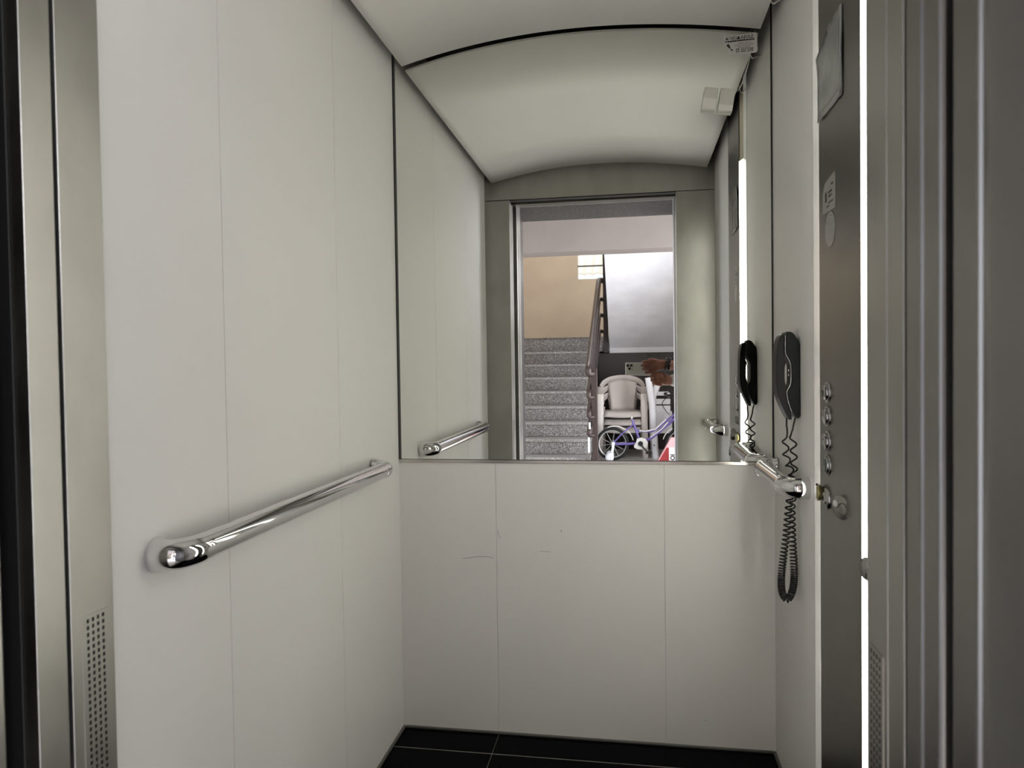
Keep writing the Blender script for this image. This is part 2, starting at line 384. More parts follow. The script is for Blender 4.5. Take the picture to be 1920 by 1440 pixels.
# key drawing
mb.prism([(1.0215,2.090),(1.0265,2.0945),(1.0305,2.093),(1.0290,2.090),(1.0335,2.0885),(1.0315,2.085),(1.0345,2.083),(1.033,2.080),(1.0305,2.0805)], 'y', -.0012, -.0014)
mb.prism([(1.0335,2.079),(1.0385,2.0785),(1.0405,2.0745),(1.0385,2.073),(1.0355,2.0745)], 'y', -.0012, -.0014)
mb.build('lettering', [INK, GREYINK], t)
mb = MB(); text_into(mb, '24', .0044, on_mirror(1.019, 2.0995, -.012) @ Matrix.Translation((0,0,.0007)), 0, width=.006); mb.build('band_number', STICK, t)
mb = MB(); text_into(mb, 'LOCKSMITH', .0044, on_mirror(1.050, 2.1000, -.012) @ Matrix.Translation((0,0,.0007)), 0, width=.046); mb.build('band_lettering', STICK, t)
text_into(mb, 'LOCKSMITH', .0044, on_mirror(1.050, 2.1000, -.012) @ Matrix.Translation((0,0,.0007)), 0, width=.046); mb.build('band_lettering', STICK, t)
# two little sensor boxes stuck on the mirror
def sbox(name, x, z, w, h, rot, label, lid):
    t = thing(name, label, 'box', (x, 0, z), 'small white boxes on the mirror')
    M = Matrix.Translation((x, -.0003, z)) @ Matrix.Rotation(rot, 4, 'Y')
    m = MB(); m.box((-w/2, -.018, -h/2), (w/2, 0, h/2), 0, M); m.build('body', BOXG, t, bevel=.002)
    m = MB(); m.box((-w/2+.0005, -.0195, -h/2-.0006), (w/2-.0005, -.0175, -h/2+h*lid), 0, M); m.build('lower_cover', BOXW, t, bevel=.0007)
    return t
sbox('sensor_box', .9728, 1.935, .040, .062, .165, 'small white box with grey upper half stuck on the mirror, the left one of two', .50)
sbox('sensor_box', 1.0195, 1.928, .042, .064, .165, 'small plain white box stuck on the mirror, the right one of two', .26)
mb = MB(); mb.tube(bez([(1.105,-.15,2.155),(1.12,-.17,2.12),(1.132,-.175,2.122),(1.149,-.18,2.128)],6), .0022, 8); mb.tube(bez([(1.112,-.42,2.15),(1.125,-.42,2.105),(1.138,-.41,2.11),(1.149,-.40,2.12)],6), .002, 8)
mb.tube(bez([(1.118,-.10,2.17),(1.121,-.25,2.125),(1.120,-.42,2.118),(1.118,-.6,2.17)],8), .002, 8)
tag(mb.build('cable', CABLE), 'thin white cables sagging in the gap between ceiling panel and right wall', 'cable')
# ------------------------------------------------------------------ handrails
def handrail(name, wx, sgn, yf, yb, z, label, off=.046, r=.0225):
    """wall face at x=wx, rail stands out towards sgn"""
    t = thing(name, label, 'handrail', (wx, (yf+yb)/2, z), 'chrome handrails of the cabin')
    X = lambda d: wx + sgn*d
    m = MB(); m.tube([(X(off), yf-.0, z), (X(off), yb, z)], r, 28, caps=True); m.build('rail', CHROME, t)
    for y, e in ((yf, -1), (yb, 1)):
        m = MB()
        p = [(X(.0), y+e*.052, z),(X(.004), y+e*.053, z),(X(.014), y+e*.056, z),(X(.026), y+e*.054, z),(X(.037), y+e*.044, z),(X(off-.001), y+e*.024, z),(X(off), y+e*.008, z),(X(off), y-e*.004, z)]
        q = bez(p, 5); rad = [.0285,.0280,.0262,.0248,.0240,.0236,.0234,.0232]
        rr = [rad[min(int(i/5),7)]*(1-(i/5%1))+rad[min(int(i/5)+1,7)]*(i/5%1) for i in range(len(q))]
        m.tube(q, rr, 28, up=(0,0,1)); m.build('bracket', CHROME, t)
    return t
handrail('handrail', 0, 1, -1.135, -.29, .872, 'long chrome handrail on the left cabin wall')
handrail('handrail', W, -1, -.355, -.105, .860, 'short chrome handrail on the right wall, below the wall phone', off=.048)
handrail('handrail', W, -1, -1.37, -1.11, .868, 'short chrome handrail near the door on the right wall, seen only in the mirror')
# ------------------------------------------------------------------ control column with lamps
CY0, CY1, CX, CT = -.567, -.846, 1.137, 1.905
t = thing('control_panel', 'full height steel lift control column with lit strips along both sides', 'control panel', (W, (CY0+CY1)/2, 0))
mb = MB(); mb.box((CX, CY0, .012), (CX+.0016, CY1, 2.20)); mb.box((CX+.0016, CY0, .012), (W-.0002, CY1, 2.20)); mb.build('body', STEELH, t, bevel=.0008)
SB = [(CX+.0034, CY0+.0032), (W-.0012, CY0+.035), (W-.0003, CY0+.035), (W-.0003, CY0+.0032)]
SF = [(CX+.0034, CY1-.0032), (W-.0012, CY1-.056), (W-.0003, CY1-.056), (W-.0003, CY1-.0032)]
for poly, lab in ((SB, 'facing the mirror'), (SF, 'facing the door')):
    mb = MB(); mb.prism(poly, 'z', .40, CT); o = mb.build('light_strip', DIFF, t); o['label'] = 'lit slanted diffuser ' + lab
    s = 1 if poly is SB else -1; ye = CY0 if s > 0 else CY1
    mb = MB(); mb.box((CX+.0017 if s > 0 else CX+.0006, ye+s*.0002, .40), (CX+.0042, ye+s*.0030, CT)); o = mb.build('added_side_emitter', SIDE_GLOW if s > 0 else DIFF, t)  # side emitters added next to the diffusers to throw light along the cabin
    mb = MB(); mb.prism(poly, 'z', CT, 2.2); mb.build('strip_unlit_end', DIFFOFF, t)
    mb = MB(); mb.prism(poly, 'z', .02, .40); mb.build('strip_unlit_end', DIFFOFF, t)
mb = MB(); mb.box((W-.0012, -.4705, .01), (W-.0001, CY0+.036, 2.2)); o = mb.build('back_lip', LIP_GLOW, t)
mb = MB(); mb.box((W-.0012, CY1-.057, .01), (W-.0001, -.95, 2.2)); mb.build('front_lip', BASEPL, t)
def onp(y, z, tilt=None):   # local z -> towards -x (out of the panel)
    M = Matrix.Translation((CX, y, z)) @ Matrix.Rotation(-PI/2, 4, 'Y')
    return M
# speaker: rings of bright metal domes imitating glints on the perforations
mb = MB(); mb.lathe([(.0375,0),(.0375,.0004),(.0365,.0006)], 40, 1, onp(-.654, 1.427))
for i in range(1, 10):
    for k in range(6*i):
        a = 2*PI*k/(6*i); rr = .0037*i
        mb.sphere((rr*math.cos(a), rr*math.sin(a), .0005), .00125, 6, 0, (1,1,.7), onp(-.654, 1.427))
mb.build('speaker_grille', [mat('perforation_glint', (.62,.62,.60), .2, 1), STEELH], t)
for z, num in ((1.097,'2'),(1.047,'1'),(.995,'0')):
    m = MB(); m.lathe([(.0224,0),(.0224,.0008),(.0212,.0030),(.0192,.0037),(.0184,.0028),(.0181,.0012),(.0001,.0012)], 36, 0, onp(-.630, z))
    b = m.build('button', BTN, t); b['label'] = {'2':'uppermost floor button','1':'middle floor button','0':'lowest floor button'}[num]
    m = MB(); m.lathe([(.0170,.0012),(.0170,.0058),(.0155,.0074),(.0001,.0076)], 32, 0, onp(-.630, z))
    text_into(m, num, .013, onp(-.630, z) @ Matrix.Translation((.0045,.0125,.0078)) @ Matrix.Rotation(-PI/2,4,'Z'), 1)
    n_ = MB(); n_.box((-.0115,-.0145,.0066), (.0115,-.0085,.0078), 0, onp(-.630, z)); n_.build('lens', BTND, b)
    m.build('button_cap', [BTN, BTNW], b)
m = MB(); m.lathe([(.0224,0),(.0224,.0008),(.0212,.0030),(.0192,.0037),(.0184,.0028),(.0181,.0012),(.0001,.0012)], 36, 0, onp(-.632, .946))
b = m.build('button', BTN, t); b['label'] = 'button with dark green face'
m = MB(); m.lathe([(.0176,.0012),(.0176,.0058),(.0160,.0070),(.0001,.0070)], 32, 0, onp(-.632, .946)); m.build('button_cap', BTN, b)
m = MB(); m.box((-.0135,-.0085,.005), (.0135,.0095,.0082), 0, onp(-.632, .946)); m.build('lens', BTNG, b)
m = MB(); m.lathe([(.0225,0),(.0222,.003),(.020,.0055),(.013,.006),(.0125,.0085),(.008,.009),(.0001,.009)], 36, 0, onp(-.627, .876))
b = m.build('key_switch', BTN, t)
m = MB(); m.box((-.0055,-.0012,.008), (.0055,.0012,.0096), 0, onp(-.627, .876)); m.lathe([(.0028,.008),(.0028,.0097)], 12, 0, onp(-.627,.876)); m.build('keyhole', VENTB, b)
m = MB(); M = Matrix.Translation((CX-.010, -.590, .8815)) @ Matrix.Rotation(-PI/2, 4, 'Y') @ Matrix.Rotation(-.10, 4, 'X')
m.lathe([(.012,-.009),(.0170,-.003),(.0178,0),(.0170,.002),(.004,.003)], 28, 0, M); m.sphere((.017,0,.002), .003, 10, 1, (1,1,1), M)
o = m.build('alarm_button', [BRASS, BTND], t); o['label'] = 'domed brass coloured button'
M = onp(-.738, .879) @ Matrix.Rotation(.45, 4, 'X')
m = MB(); m.lathe([(.0220,-.012),(.0232,.000),(.0232,.0065),(.0215,.0085),(.0001,.0085)], 36, 0, M)
b = m.build('key_reader', mat('grey_reader', (.30,.29,.27), .3, .8), t)
M2 = M @ Matrix.Translation((-.002,-.0075,.0085)); m = MB(); m.lathe([(.0125,-.0004),(.0125,.0014),(.0105,.0014),(.010,-.0002),(.0001,-.0002)], 28, 0, M2); m.build('recess_ring', STEELH, b)
M2 = M @ Matrix.Translation((.006,.0125,.0083)); m = MB(); m.lathe([(.0065,0),(.0062,.0012),(.0001,.0014)], 20, 0, M2); o = m.build('indicator', BTNW, b)
M = Matrix.Translation((CX+.004, CY1-.024, .797)) @ Matrix.Rotation(-PI/2, 4, 'Y') @ Matrix.Rotation(.22, 4, 'X')
m = MB(); m.lathe([(.0205,-.003),(.0205,.003),(.0185,.006),(.0165,.0045),(.0155,.0065),(.0001,.007)], 30, 0, M); o = m.build('side_button', BTN, t); o['label'] = 'round metal button over the lit strip facing the door'
# notice sleeve and label on the column
t = thing('notice_sleeve', 'grey clear plastic notice sleeve stuck high on the control column', 'notice', (CX, -.66, 1.75))
P = []
for i in range(13):
    row = []
    for j in range(11):
        u = i/12; v = j/10
        y = -.577-(.7435-.577)*u; z = 1.665+.170*v
        curl = .010*max(0, (1-u)-.55)*max(0, .9-v)**2 + .006*max(0, .25-u)**2*16*v*v
        zz = z - (.036*(max(0,.45-u)/.45)**1.8)*v
        row.append((CX-.0012-curl-.0012*math.sin(u*9+v*4)**2, y, zz))
    P.append(row)
mb = MB(); mb.sheet(P, .0008); mb.build('plastic_sheet', SLEEVE, t)
mb = MB(); mb.sheet([[(P[i][j][0]-.0012, P[i][j][1], P[i][j][2]) for j in range(11)] for i in (11, 12)], .0006); mb.sheet([[(P[i][j][0]-.0012, P[i][j][1], P[i][j][2]) for j in (0,1)] for i in range(2,13)], .0006); mb.build('border', SLEEVEB, t)
t = thing('label_sticker', 'small worn grey label above the speaker holes on the control column', 'sticker', (CX, -.645, 1.498))
mb = MB(); mb.prism([(-.600,1.466),(-.692,1.463),(-.693,1.526),(-.688,1.536),(-.665,1.533),(-.618,1.527),(-.6,1.51)], 'x', CX-.0008, CX-.0001); mb.build('paper', mat('grey_label', (.30,.295,.28), .5), t)
mb = MB()
random.seed(8)
for (y, z, w, h) in ((-.625,1.497,.012,.020),(-.655,1.503,.030,.004),(-.655,1.495,.024,.004),(-.66,1.482,.034,.003),(-.64,1.476,.020,.003),(-.67,1.516,.014,.004)):
    mb.box((CX-.0009, y-w/2, z-h/2), (CX-.0008, y+w/2, z+h/2))
mb.build('print', INK, t)
# ------------------------------------------------------------------ wall phone
PY = -.305; PZ = 1.018
t = thing('wall_phone', 'black wall phone on the right wall with its coiled cord hanging in a loop', 'phone', (W, PY, PZ))
def prof(poly, name, m, y0, y1, bev, par):
    mm = MB(); pts = [Vector((p[0], 0, p[1])) for p in poly]; q = bez(list(pts)+[pts[0]], 5)[:-1] if False else pts
    mm.prism([(W-.0008-p.x, PZ+p.z) for p in q], 'y', y0, y1); return mm.build(name, m, par, bevel=bev, seg=3)
def smooth(poly, n=4):
    q = bez([(*p, 0) for p in poly]+[(*poly[0], 0)], n)[:-1]; return [(v.x, v.y) for v in q]
base = [(0,.010),(0,.10),(.0005,.183),(.009,.203),(.018,.215),(.028,.218),(.0325,.214),(.0335,.19),(.0325,.165),(.0235,.146),(.0205,.130),(.0205,.095),(.0235,.082),(.0300,.068),(.0265,.045),(.019,.022),(.010,.004),(.004,.004)]
hand = [(.0365,.211),(.044,.209),(.0505,.195),(.0545,.165),(.0555,.12),(.0545,.075),(.047,.045),(.036,.018),(.027,.001),(.0195,.001),(.0225,.020),(.0300,.045),(.0335,.066),(.0310,.076),(.0355,.095),(.0355,.130),(.0325,.142),(.0365,.152),(.0370,.18)]
base = smooth(base, 3); hand = smooth(hand, 3)
b1 = prof(base, 'base_unit', BLACKPL, PY-.030, PY+.030, .005, t)
prof(hand, 'handset', BLACKPL2, PY-.026, PY+.026, .004, t)
mb = MB(); ln = [(.0345,.208),(.0350,.185),(.0342,.163),(.0255,.1455),(.0222,.130),(.0222,.095),(.0252,.083),(.0315,.068),(.0285,.045),(.0205,.020)]
mb.tube([(W-.0008-u, PY-.0285, PZ+v) for u, v in [(p.x, p.y) for p in bez([(*p, 0) for p in ln], 4)]], .0010, 8); mb.build('silver_line', SILV, b1)
mb = MB(); mb.box((W-.0295, PY-.0305, PZ+.108), (W-.0275, PY-.029, PZ+.113)); mb.box((W-.0295, PY-.0305, PZ+.119), (W-.0275, PY-.029, PZ+.124)); mb.build('indicator', mat('dim_led', (.12,.12,.12), .3), b1)
# coiled cord
key = [((1.122,-.307,1.022),.5),((1.122,-.305,1.00),.3),((1.120,-.303,.965),.034),((1.123,-.297,.92),.031),((1.1375,-.284,.875),.028),((1.1375,-.284,.845),.024),((1.129,-.290,.79),.016),((1.121,-.298,.72),.012),((1.113,-.300,.66),.0085),((1.108,-.302,.61),.0052),((1.110,-.302,.575),.0048),((1.1215,-.302,.558),.0048),((1.133,-.302,.575),.0048),((1.1385,-.303,.61),.0052),((1.1380,-.303,.66),.0085),((1.1350,-.304,.72),.012),((1.1330,-.308,.79),.017),((1.1375,-.314,.86),.027),((1.1385,-.308,.92),.031),((1.1375,-.304,.965),.034),((1.137,-.304,.99),.3),((1.141,-.306,1.012),.5),((1.143,-.306,1.021),.5)]
cp = bez([k[0] for k in key], 60); pit = []
for i in range(len(cp)):
    a = min(i/60, len(key)-1); j = min(int(a), len(key)-2); pit.append(key[j][1]*(1-(a-j))+key[j+1][1]*(a-j))
pts = []; ph = 0; acc = []
frameu = Vector((1,0,0))
for i in range(len(cp)-1):
    seg = cp[i+1]-cp[i]; Ln = seg.length; T = seg.normalized(); 
    frameu = (frameu - T*frameu.dot(T)).normalized(); w = T.cross(frameu)
    steps = max(1, int(math.ceil(Ln/pit[i]*14)))
    for k in range(steps):
        R0 = .0062 if pit[i] < .1 else .0062*max(0, 1-(pit[i]-.03)/.27)
        if pit[i] > .29: R0 = 0
        p = cp[i].lerp(cp[i+1], k/steps)
        pts.append(p + (frameu*math.cos(ph)+w*math.sin(ph))*R0*1.2); ph += 2*PI*(Ln/steps)/pit[i]
mb = MB(); mb.tube(pts, .0023, 7); mb.build('coiled_cord', CORDM, t)
# ------------------------------------------------------------------ lift shaft and landing shell
mb = MB()
mb.box((-.45,.03,-.2),(1.75,.10,2.95)); mb.box((-.45,.03,-.2),(-.38,-1.72,2.95)); mb.box((1.68,.03,-.2),(1.75,-1.72,2.95)); mb.box((-.45,.1,2.88),(1.75,-1.72,2.95)); mb.box((-.45,.1,-.2),(1.75,-1.72,-.12))
struct(mb.build('wall_shaft', SHAFT))
LX0, LX1, LYB, LZ = -1.02, 2.7, -9.0, 2.9
mb = MB(); mb.box((LX0,-1.72,0),(.02,-2.10,LZ)); mb.box((1.09,-1.72,0),(LX1,-2.10,LZ)); mb.box((.02,-1.72,2.11),(1.09,-2.10,LZ)); struct(mb.build('wall_landing_front', LWALL))
mb = MB(); mb.box((LX0,-1.72,-.12),(LX1,LYB,0)); struct(mb.build('floor_landing', LFLOOR))
mb = MB(); mb.box((LX0-.2,-1.72,-.12),(LX0,-2.45,5.4)); mb.box((LX0-.2,-4.7,-.12),(LX0,LYB-.2,5.4)); mb.box((LX0-.2,-2.45,2.45),(LX0,-4.7,5.4)); struct(mb.build('wall_landing_left', BEIGE))  # opening added in the left wall, out of view, to let light in
mb = MB()  # right wall with an added entrance opening, out of view
mb.box((LX1,-1.72,-.12),(LX1+.2,-2.7,5.4)); mb.box((LX1,-5.0,-.12),(LX1+.2,LYB-.2,5.4)); mb.box((LX1,-2.7,2.5),(LX1+.2,-5.0,5.4)); struct(mb.build('wall_landing_right', LWALL))
WX0, WX1, WZ0, WZ1 = -.07, .62, 2.514, 3.75
mb = MB(); y0, y1 = LYB, LYB-.2
mb.box((LX0,y0,0),(WX0,y1,5.4)); mb.box((WX1,y0,0),(LX1,y1,5.4)); mb.box((WX0,y0,0),(WX1,y1,WZ0)); mb.box((WX0,y0,WZ1),(WX1,y1,5.4)); struct(mb.build('wall_landing_back', BEIGE))
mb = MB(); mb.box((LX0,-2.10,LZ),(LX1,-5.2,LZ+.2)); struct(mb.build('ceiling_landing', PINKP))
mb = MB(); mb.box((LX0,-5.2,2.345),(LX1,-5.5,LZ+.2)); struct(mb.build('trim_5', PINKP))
mb = MB(); mb.box((LX0-.2,-5.2,5.4),(LX1+.2,LYB-.2,5.5)); mb.box((LX0-.2,-5.2,LZ+.2),(LX1+.2,-5.1,5.5)); struct(mb.build('ceiling_stairwell', WPLAS))
mb = MB(); w = mb
for a, b in (((WX1-.03,0,WZ0),(WX1,1,WZ1)),((WX0,0,WZ0),(WX1,1,WZ0+.006)),((WX0,0,WZ1-.03),(WX1,1,WZ1)),((WX0,0,2.715),(WX1,1,2.737)),((WX0,0,3.1),(WX1,1,3.13))):
    mb.box((a[0],LYB-.06,a[2]),(b[0],LYB-.10,b[2]))
wn = struct(mb.build('window_1', FRAMEW)); mb = MB(); mb.box((WX0+.005,LYB-.078,WZ0+.005),(WX1-.005,LYB-.082,WZ1-.005)); mb.build('pane', GLASS, wn)
# house outside the window
t = thing('house', 'neighbouring white house with terracotta tiled roof outside the stair window', 'house', (0,-19,0))
mb = MB(); mb.box((-6,-17,-1),(6,-24,3.52)); mb.build('wall', HOUSE, t)
P = []
for j in range(41):
    row = []
    v = j/40; yy = -16.6-4.6*v; zz = 3.50+2.1*v + .035*((j%2)==0)
    for i in range(241):
        u = -5.2+10.4*i/240; row.append((u, yy, zz+.05*abs(math.sin(u*PI/.22))))
    P.append(row)
mb = MB(); mb.sheet(P, .04, smooth=False); mb.build('tiled_roof', ROOF, t)
# ------------------------------------------------------------------ stairs
RH, TD, SY0 = .17, .28, -5.531
t = thing('staircase', 'speckled grey granite staircase rising away from the lift, seen in the mirror', 'staircase', (-.35, SY0, 0))
for k in range(1, 9):
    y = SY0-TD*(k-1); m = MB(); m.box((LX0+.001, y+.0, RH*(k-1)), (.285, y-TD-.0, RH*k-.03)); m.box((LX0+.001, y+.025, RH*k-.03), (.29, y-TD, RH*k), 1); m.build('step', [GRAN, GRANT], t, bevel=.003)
mb = MB(); mb.box((LX0+.001, SY0-8*TD+.02, 1.36), (.44, LYB+.004, 1.53)); mb.box((LX0+.001, LYB+.004, 1.53), (1.4, LYB+.018, 1.61)); mb.build('half_landing', GRAN, t)
mb = MB()
pr = [(SY0-.3, 0), (SY0-8*TD, 0), (SY0-8*TD, RH*7.0), (SY0-.3,RH*.1)]
mb.prism(pr, 'x', .20, .284); mb.build('stringer_wall', DBROWN, t)
t = thing('staircase', 'white plastered upper flight seen from below behind the chairs, in the mirror', 'staircase', (.9, -7, 1.4))
mb = MB(); YB = -7.771
mb.prism([(YB, 1.335), (YB, 1.53), (-5.5, 2.95), (-5.5, 2.80), (YB+.002, 1.405), (YB+.002,1.335)], 'x', .447, 1.75); mb.box((.447, YB, 1.335), (1.75, LYB+.004, 1.52)); mb.build('soffit', WPLAS, t)
for k in range(1, 9):
    y = YB+TD*(k-1); m = MB(); m.box((.447, y, 1.53+RH*k-.09), (1.75, y+TD, 1.53+RH*k)); m.build('step', GRAN, t)
mb = MB(); mb.box((.29, -7.80, 0), (1.75, -7.85, 1.335)); mb.build('understair_panel', DBROWN, t)
mb = MB(); mb.box((1.76,-5.6,0),(1.80,LYB,3.2)); struct(mb.build('wall_stair_right', LWALL))
# balustrade
t = thing('stair_railing', 'brown metal balustrade with four sloping tubes beside the granite stairs', 'railing', (.32, -5.45, 0))
mb = MB(); mb.box((.323,-5.42,0),(.383,-5.48,1.13)); mb.build('post', RAILM, t, bevel=.004)
mb = MB(); mb.box((.368,-7.70,1.34),(.433,-7.765,2.78)); mb.build('post', RAILD, t, bevel=.004)
for i, (zl, zh, r) in enumerate(((1.125,2.325,.036),(.875,2.065,.026),(.665,1.845,.026),(.47,1.625,.024))):
    p = [(.335,-5.44,zl-.05),(.298,-5.405,zl-.045),(.293,-5.40,zl-.005),(.294,-5.45,zl+.035),(.297,-5.55,zl+.085),(.318,-7.58,zh-.015),(.325,-7.68,zh+.012),(.345,-7.72,zh+.01),(.375,-7.73,zh)]
    m = MB(); m.tube(bez(p[:4],5)+bez(p[4:6],4)+bez(p[5:],5)[1:], r, 14); m.build('handrail' if i == 0 else 'rail', RAILM, t)
for z0, z1, x in ((.45,.56,.300),(.24,.40,.290)):  # white bars imitate daylight reflected by the lower rail ends
    m = MB(); m.box((x-.012,-5.392,z0),(x+.008,-5.404,z1)); o = m.build('bracket', WHITEP, t, bevel=.003); o['label'] = 'white bar for a bright reflection at the rail end'
# upper rails beside the second flight
t = thing('stair_railing', 'dark tube rails of the upper flight starting at the tall landing post', 'railing', (.45,-7.7,1.6))
for zl in (1.85, 2.1, 2.35, 2.58):
    m = MB(); m.tube(bez([(.415,-7.715,zl),(.452,-7.68,zl+.01),(.462,-7.62,zl+.04),(.463,-7.2,zl+.28),(.463,-6.4,zl+.76)],6), .02, 12); m.build('rail', RAILD, t)
# ------------------------------------------------------------------ stacked plastic armchairs
def make_chair(name, label, group, loc, m):
    t = thing(name, label, 'chair', (0,0,0), group)
    # faces +y
    for sx in (-1, 1):
        q = MB(); q.sheet([[(sx*(.225+.085*v), .235+.02*(1-u)-.02*v, .0+.60*u) if False else (sx*(.315-.085*(1-v)*(.75+.25*u)), .25-.04*u-.015*(1-v), .6*u) for v in (0,.5,1)] for u in (0,.25,.5,.75,1)], .012); q.build('leg', m, t, bevel=.003)
        q = MB(); q.sheet([[(sx*(.30-.07*(1-v)), -.26+.06*u+.02*(1-v), .42*u) for v in (0,.5,1)] for u in (0,.5,1)], .012); q.build('leg', m, t)
        pa = bez([(sx*.272,.21,.595),(sx*.288,.10,.612),(sx*.290,-.04,.630),(sx*.277,-.15,.680)],6)
        q = MB(); q.tube(pa, .045, 14, flat=.22, up=(1,0,0)); q.build('armrest', m, t)
    pa = bez([(-.277,-.15,.680),(-.235,-.215,.738),(-.14,-.255,.783),(0,-.265,.800),(.14,-.255,.783),(.235,-.215,.738),(.277,-.15,.680)],6)
    q = MB(); q.tube(pa, .040, 14, flat=.25, up=(0,-.15,1))
    P = []
    for i in range(9):
        u = i/8; hw = .150+.040*u**1.5; row = []
        for j in range(11):
            v = -1+2*j/10; zt = .775-.045*v*v
            row.append((hw*v, -.175-.075*u-.0*v*v+.03*(v*v)*(1-u*.2), .37+(zt-.37)*u + .004*math.sin(j*PI)*u))
        P.append(row)
    q.sheet(P, .008); q.build('backrest', m, t)
    P = []
    for i in range(9):
        u = i/8
        P.append([((.215+.02*u)*v, -.20+.42*u, .375-.02*(1-v*v)*(1-abs(2*u-1)) - (.055 if i == 8 else 0)) for v in [-1+2*j/8 for j in range(9)]])
    P.append([((.235)*v, .222, .375-.055-.02*(1-v*v)) for v in [-1+2*j/8 for j in range(9)]])
    q = MB(); q.sheet(P, .01); q.build('seat', m, t)
    t.location = loc; return t
def dup(r, loc, label):
    c = r.copy(); C.objects.link(c); c.location = loc; c['label'] = label
    for ch in list(r.children):
        d = ch.copy(); C.objects.link(d); d.parent = c
    return c
CHX, CHY = .622, -7.12
c0 = make_chair('plastic_armchair', 'beige plastic armchair, topmost of the stack under the stairs', 'stacked plastic armchairs', (CHX, CHY, .198), CHAIRM)
dup(c0, (CHX, CHY, .099), 'beige plastic armchair in the middle of the stack under the stairs')
dup(c0, (CHX, CHY, 0), 'beige plastic armchair at the bottom of the stack, standing on the floor')
# tipped white plastic folding chair, legs crossing
t = thing('folding_chair', 'white plastic folding chair standing folded beside the stacked armchairs', 'chair', (1.03,-6.82,0))
FYc = -6.82
for (pts, w_, dy) in ((((.945,1.005),(.975,.80),(.992,.66),(1.005,.40),(1.03,.0)), .074, 0), (((1.085,.985),(1.045,.87),(1.005,.765),(.995,.60),(1.0,.30),(1.02,.0)), .074, .075)):
    m = MB(); m.tube([(x, FYc-dy, z) for x, z in pts], w_*.55, 10, flat=.45, up=(1,0,0)); m.build('leg', WCHAIR, t)
for (z, xa, xb, h) in ((.80,1.03,1.20,.05),(.70,1.04,1.22,.07),(.60,1.03,1.22,.10)):
    m = MB(); m.box((xa, FYc-.12, z-h/2), (xb, FYc-.14, z+h/2)); m.build('slat', WCHAIR, t, bevel=.006)
m = MB(); m.box((1.0, FYc-.115, .30), (1.24, FYc-.14, .58)); m.build('seat', WCHAIR, t, bevel=.008)
m = MB(); m.lathe([(.009,0),(.009,.004)], 14, 0, Matrix.Translation((1.012, FYc+.018, .165)) @ Matrix.Rotation(-PI/2,4,'X')); m.build('screw', BIKEB, t)
# ------------------------------------------------------------------ child's bicycle
BY = -6.60
t = thing('bicycle', 'purple child bicycle with white mudguards and training wheels, saddle missing, beside the stairs', 'bicycle', (.85, BY, 0))
def wheel(x, parent):
    m = MB()
    m.tube([(x+.168*math.cos(2*PI*k/48), BY, .203+.168*math.sin(2*PI*k/48)) for k in range(48)], .010, 10, closed=True)
    wl = m.build('wheel', RIMW, parent)
    m = MB(); m.tube([(x+.184*math.cos(2*PI*k/48), BY, .203+.184*math.sin(2*PI*k/48)) for k in range(48)], .019, 12, closed=True); m.build('tyre', TYRE, wl)
    for k in range(20):
        m = MB() if k == 0 else m
        a = 2*PI*k/20; m.tube([(x+.02*math.cos(a), BY+.015*(-1)**k, .203+.02*math.sin(a)), (x+.165*math.cos(a+.15*(-1)**k), BY, .203+.165*math.sin(a+.15*(-1)**k))], .0013, 5)
    m.build('spokes', RIMW, wl)
    m = MB(); m.lathe([(.02,-.03),(.022,-.02),(.012,-.015),(.012,.015),(.022,.02),(.02,.03)], 18, 0, Matrix.Translation((x,BY,.203)) @ Matrix.Rotation(PI/2,4,'X')); m.build('hub', RIMW, wl)
wheel(.505, t); wheel(1.335, t)
BB = (.842,BY,.212); SC = (.745,BY,.500); HT = (1.275,BY,.620); HB = (1.285,BY,.490)
m = MB()
m.tube([SC, BB], .0145, 12); m.tube(bez([(.79,BY,.37),(.90,BY,.355),(1.02,BY,.38),(1.265,BY,.575)],6), .014, 12); m.tube(bez([BB,(.98,BY,.285),(1.10,BY,.385),(1.275,BY,.53)],6), .019, 12)
m.tube([HB,HT], .019, 12)
for s in (-1, 1):
    m.tube([(.505,BY+s*.045,.203),(.68,BY+s*.03,.205),BB], .0135, 8); m.tube([(.505,BY+s*.045,.203),(.62,BY+s*.035,.33),(.762,BY,.445)], .008, 8)
m.build('frame', PURPLE, t)
m = MB(); m.tube([(.83,BY+.016,.366),(.90,BY+.015,.358),(1.02,BY+.015,.384),(1.15,BY+.015,.505)], .008, 8); m.tube([(.96,BY+.019,.285),(1.1,BY+.02,.39),(1.17,BY+.02,.47)], .007, 8); m.build('frame_decal', FENDER, t)
m = MB(); m.tube([(.742,BY,.505),(.737,BY,.535)], .019, 14); m.tube([(.748,BY-.02,.515),(.748,BY+.025,.515)], .008, 10); m.build('seat_clamp', CHROME, t)
def arcsheet(x, r, a0, a1, wd):
    return [[(x+r*math.cos(math.radians(a0+(a1-a0)*i/14)), BY+v, .203+r*math.sin(math.radians(a0+(a1-a0)*i/14))-.006*(v/wd)**2) for v in (-wd,-wd/2,0,wd/2,wd)] for i in range(15)]
m = MB(); m.sheet(arcsheet(.53,.222,112,50,.028), .006); m.sheet(arcsheet(.535,.225,48,14,.028), .006); m.build('mudguard', FENDER, t)
m = MB(); m.sheet(arcsheet(1.325,.222,163,118,.028), .006); m.build('mudguard', FENDER, t)
m = MB(); cg = [(.785,.215),(.80,.27),(.85,.285),(.905,.27),(.93,.22),(.915,.165),(.86,.14),(.80,.145),(.765,.165),(.765,.19)]
m.prism(cg, 'y', BY+.045, BY+.052); m.build('chain_guard', FENDER, t, bevel=.002)
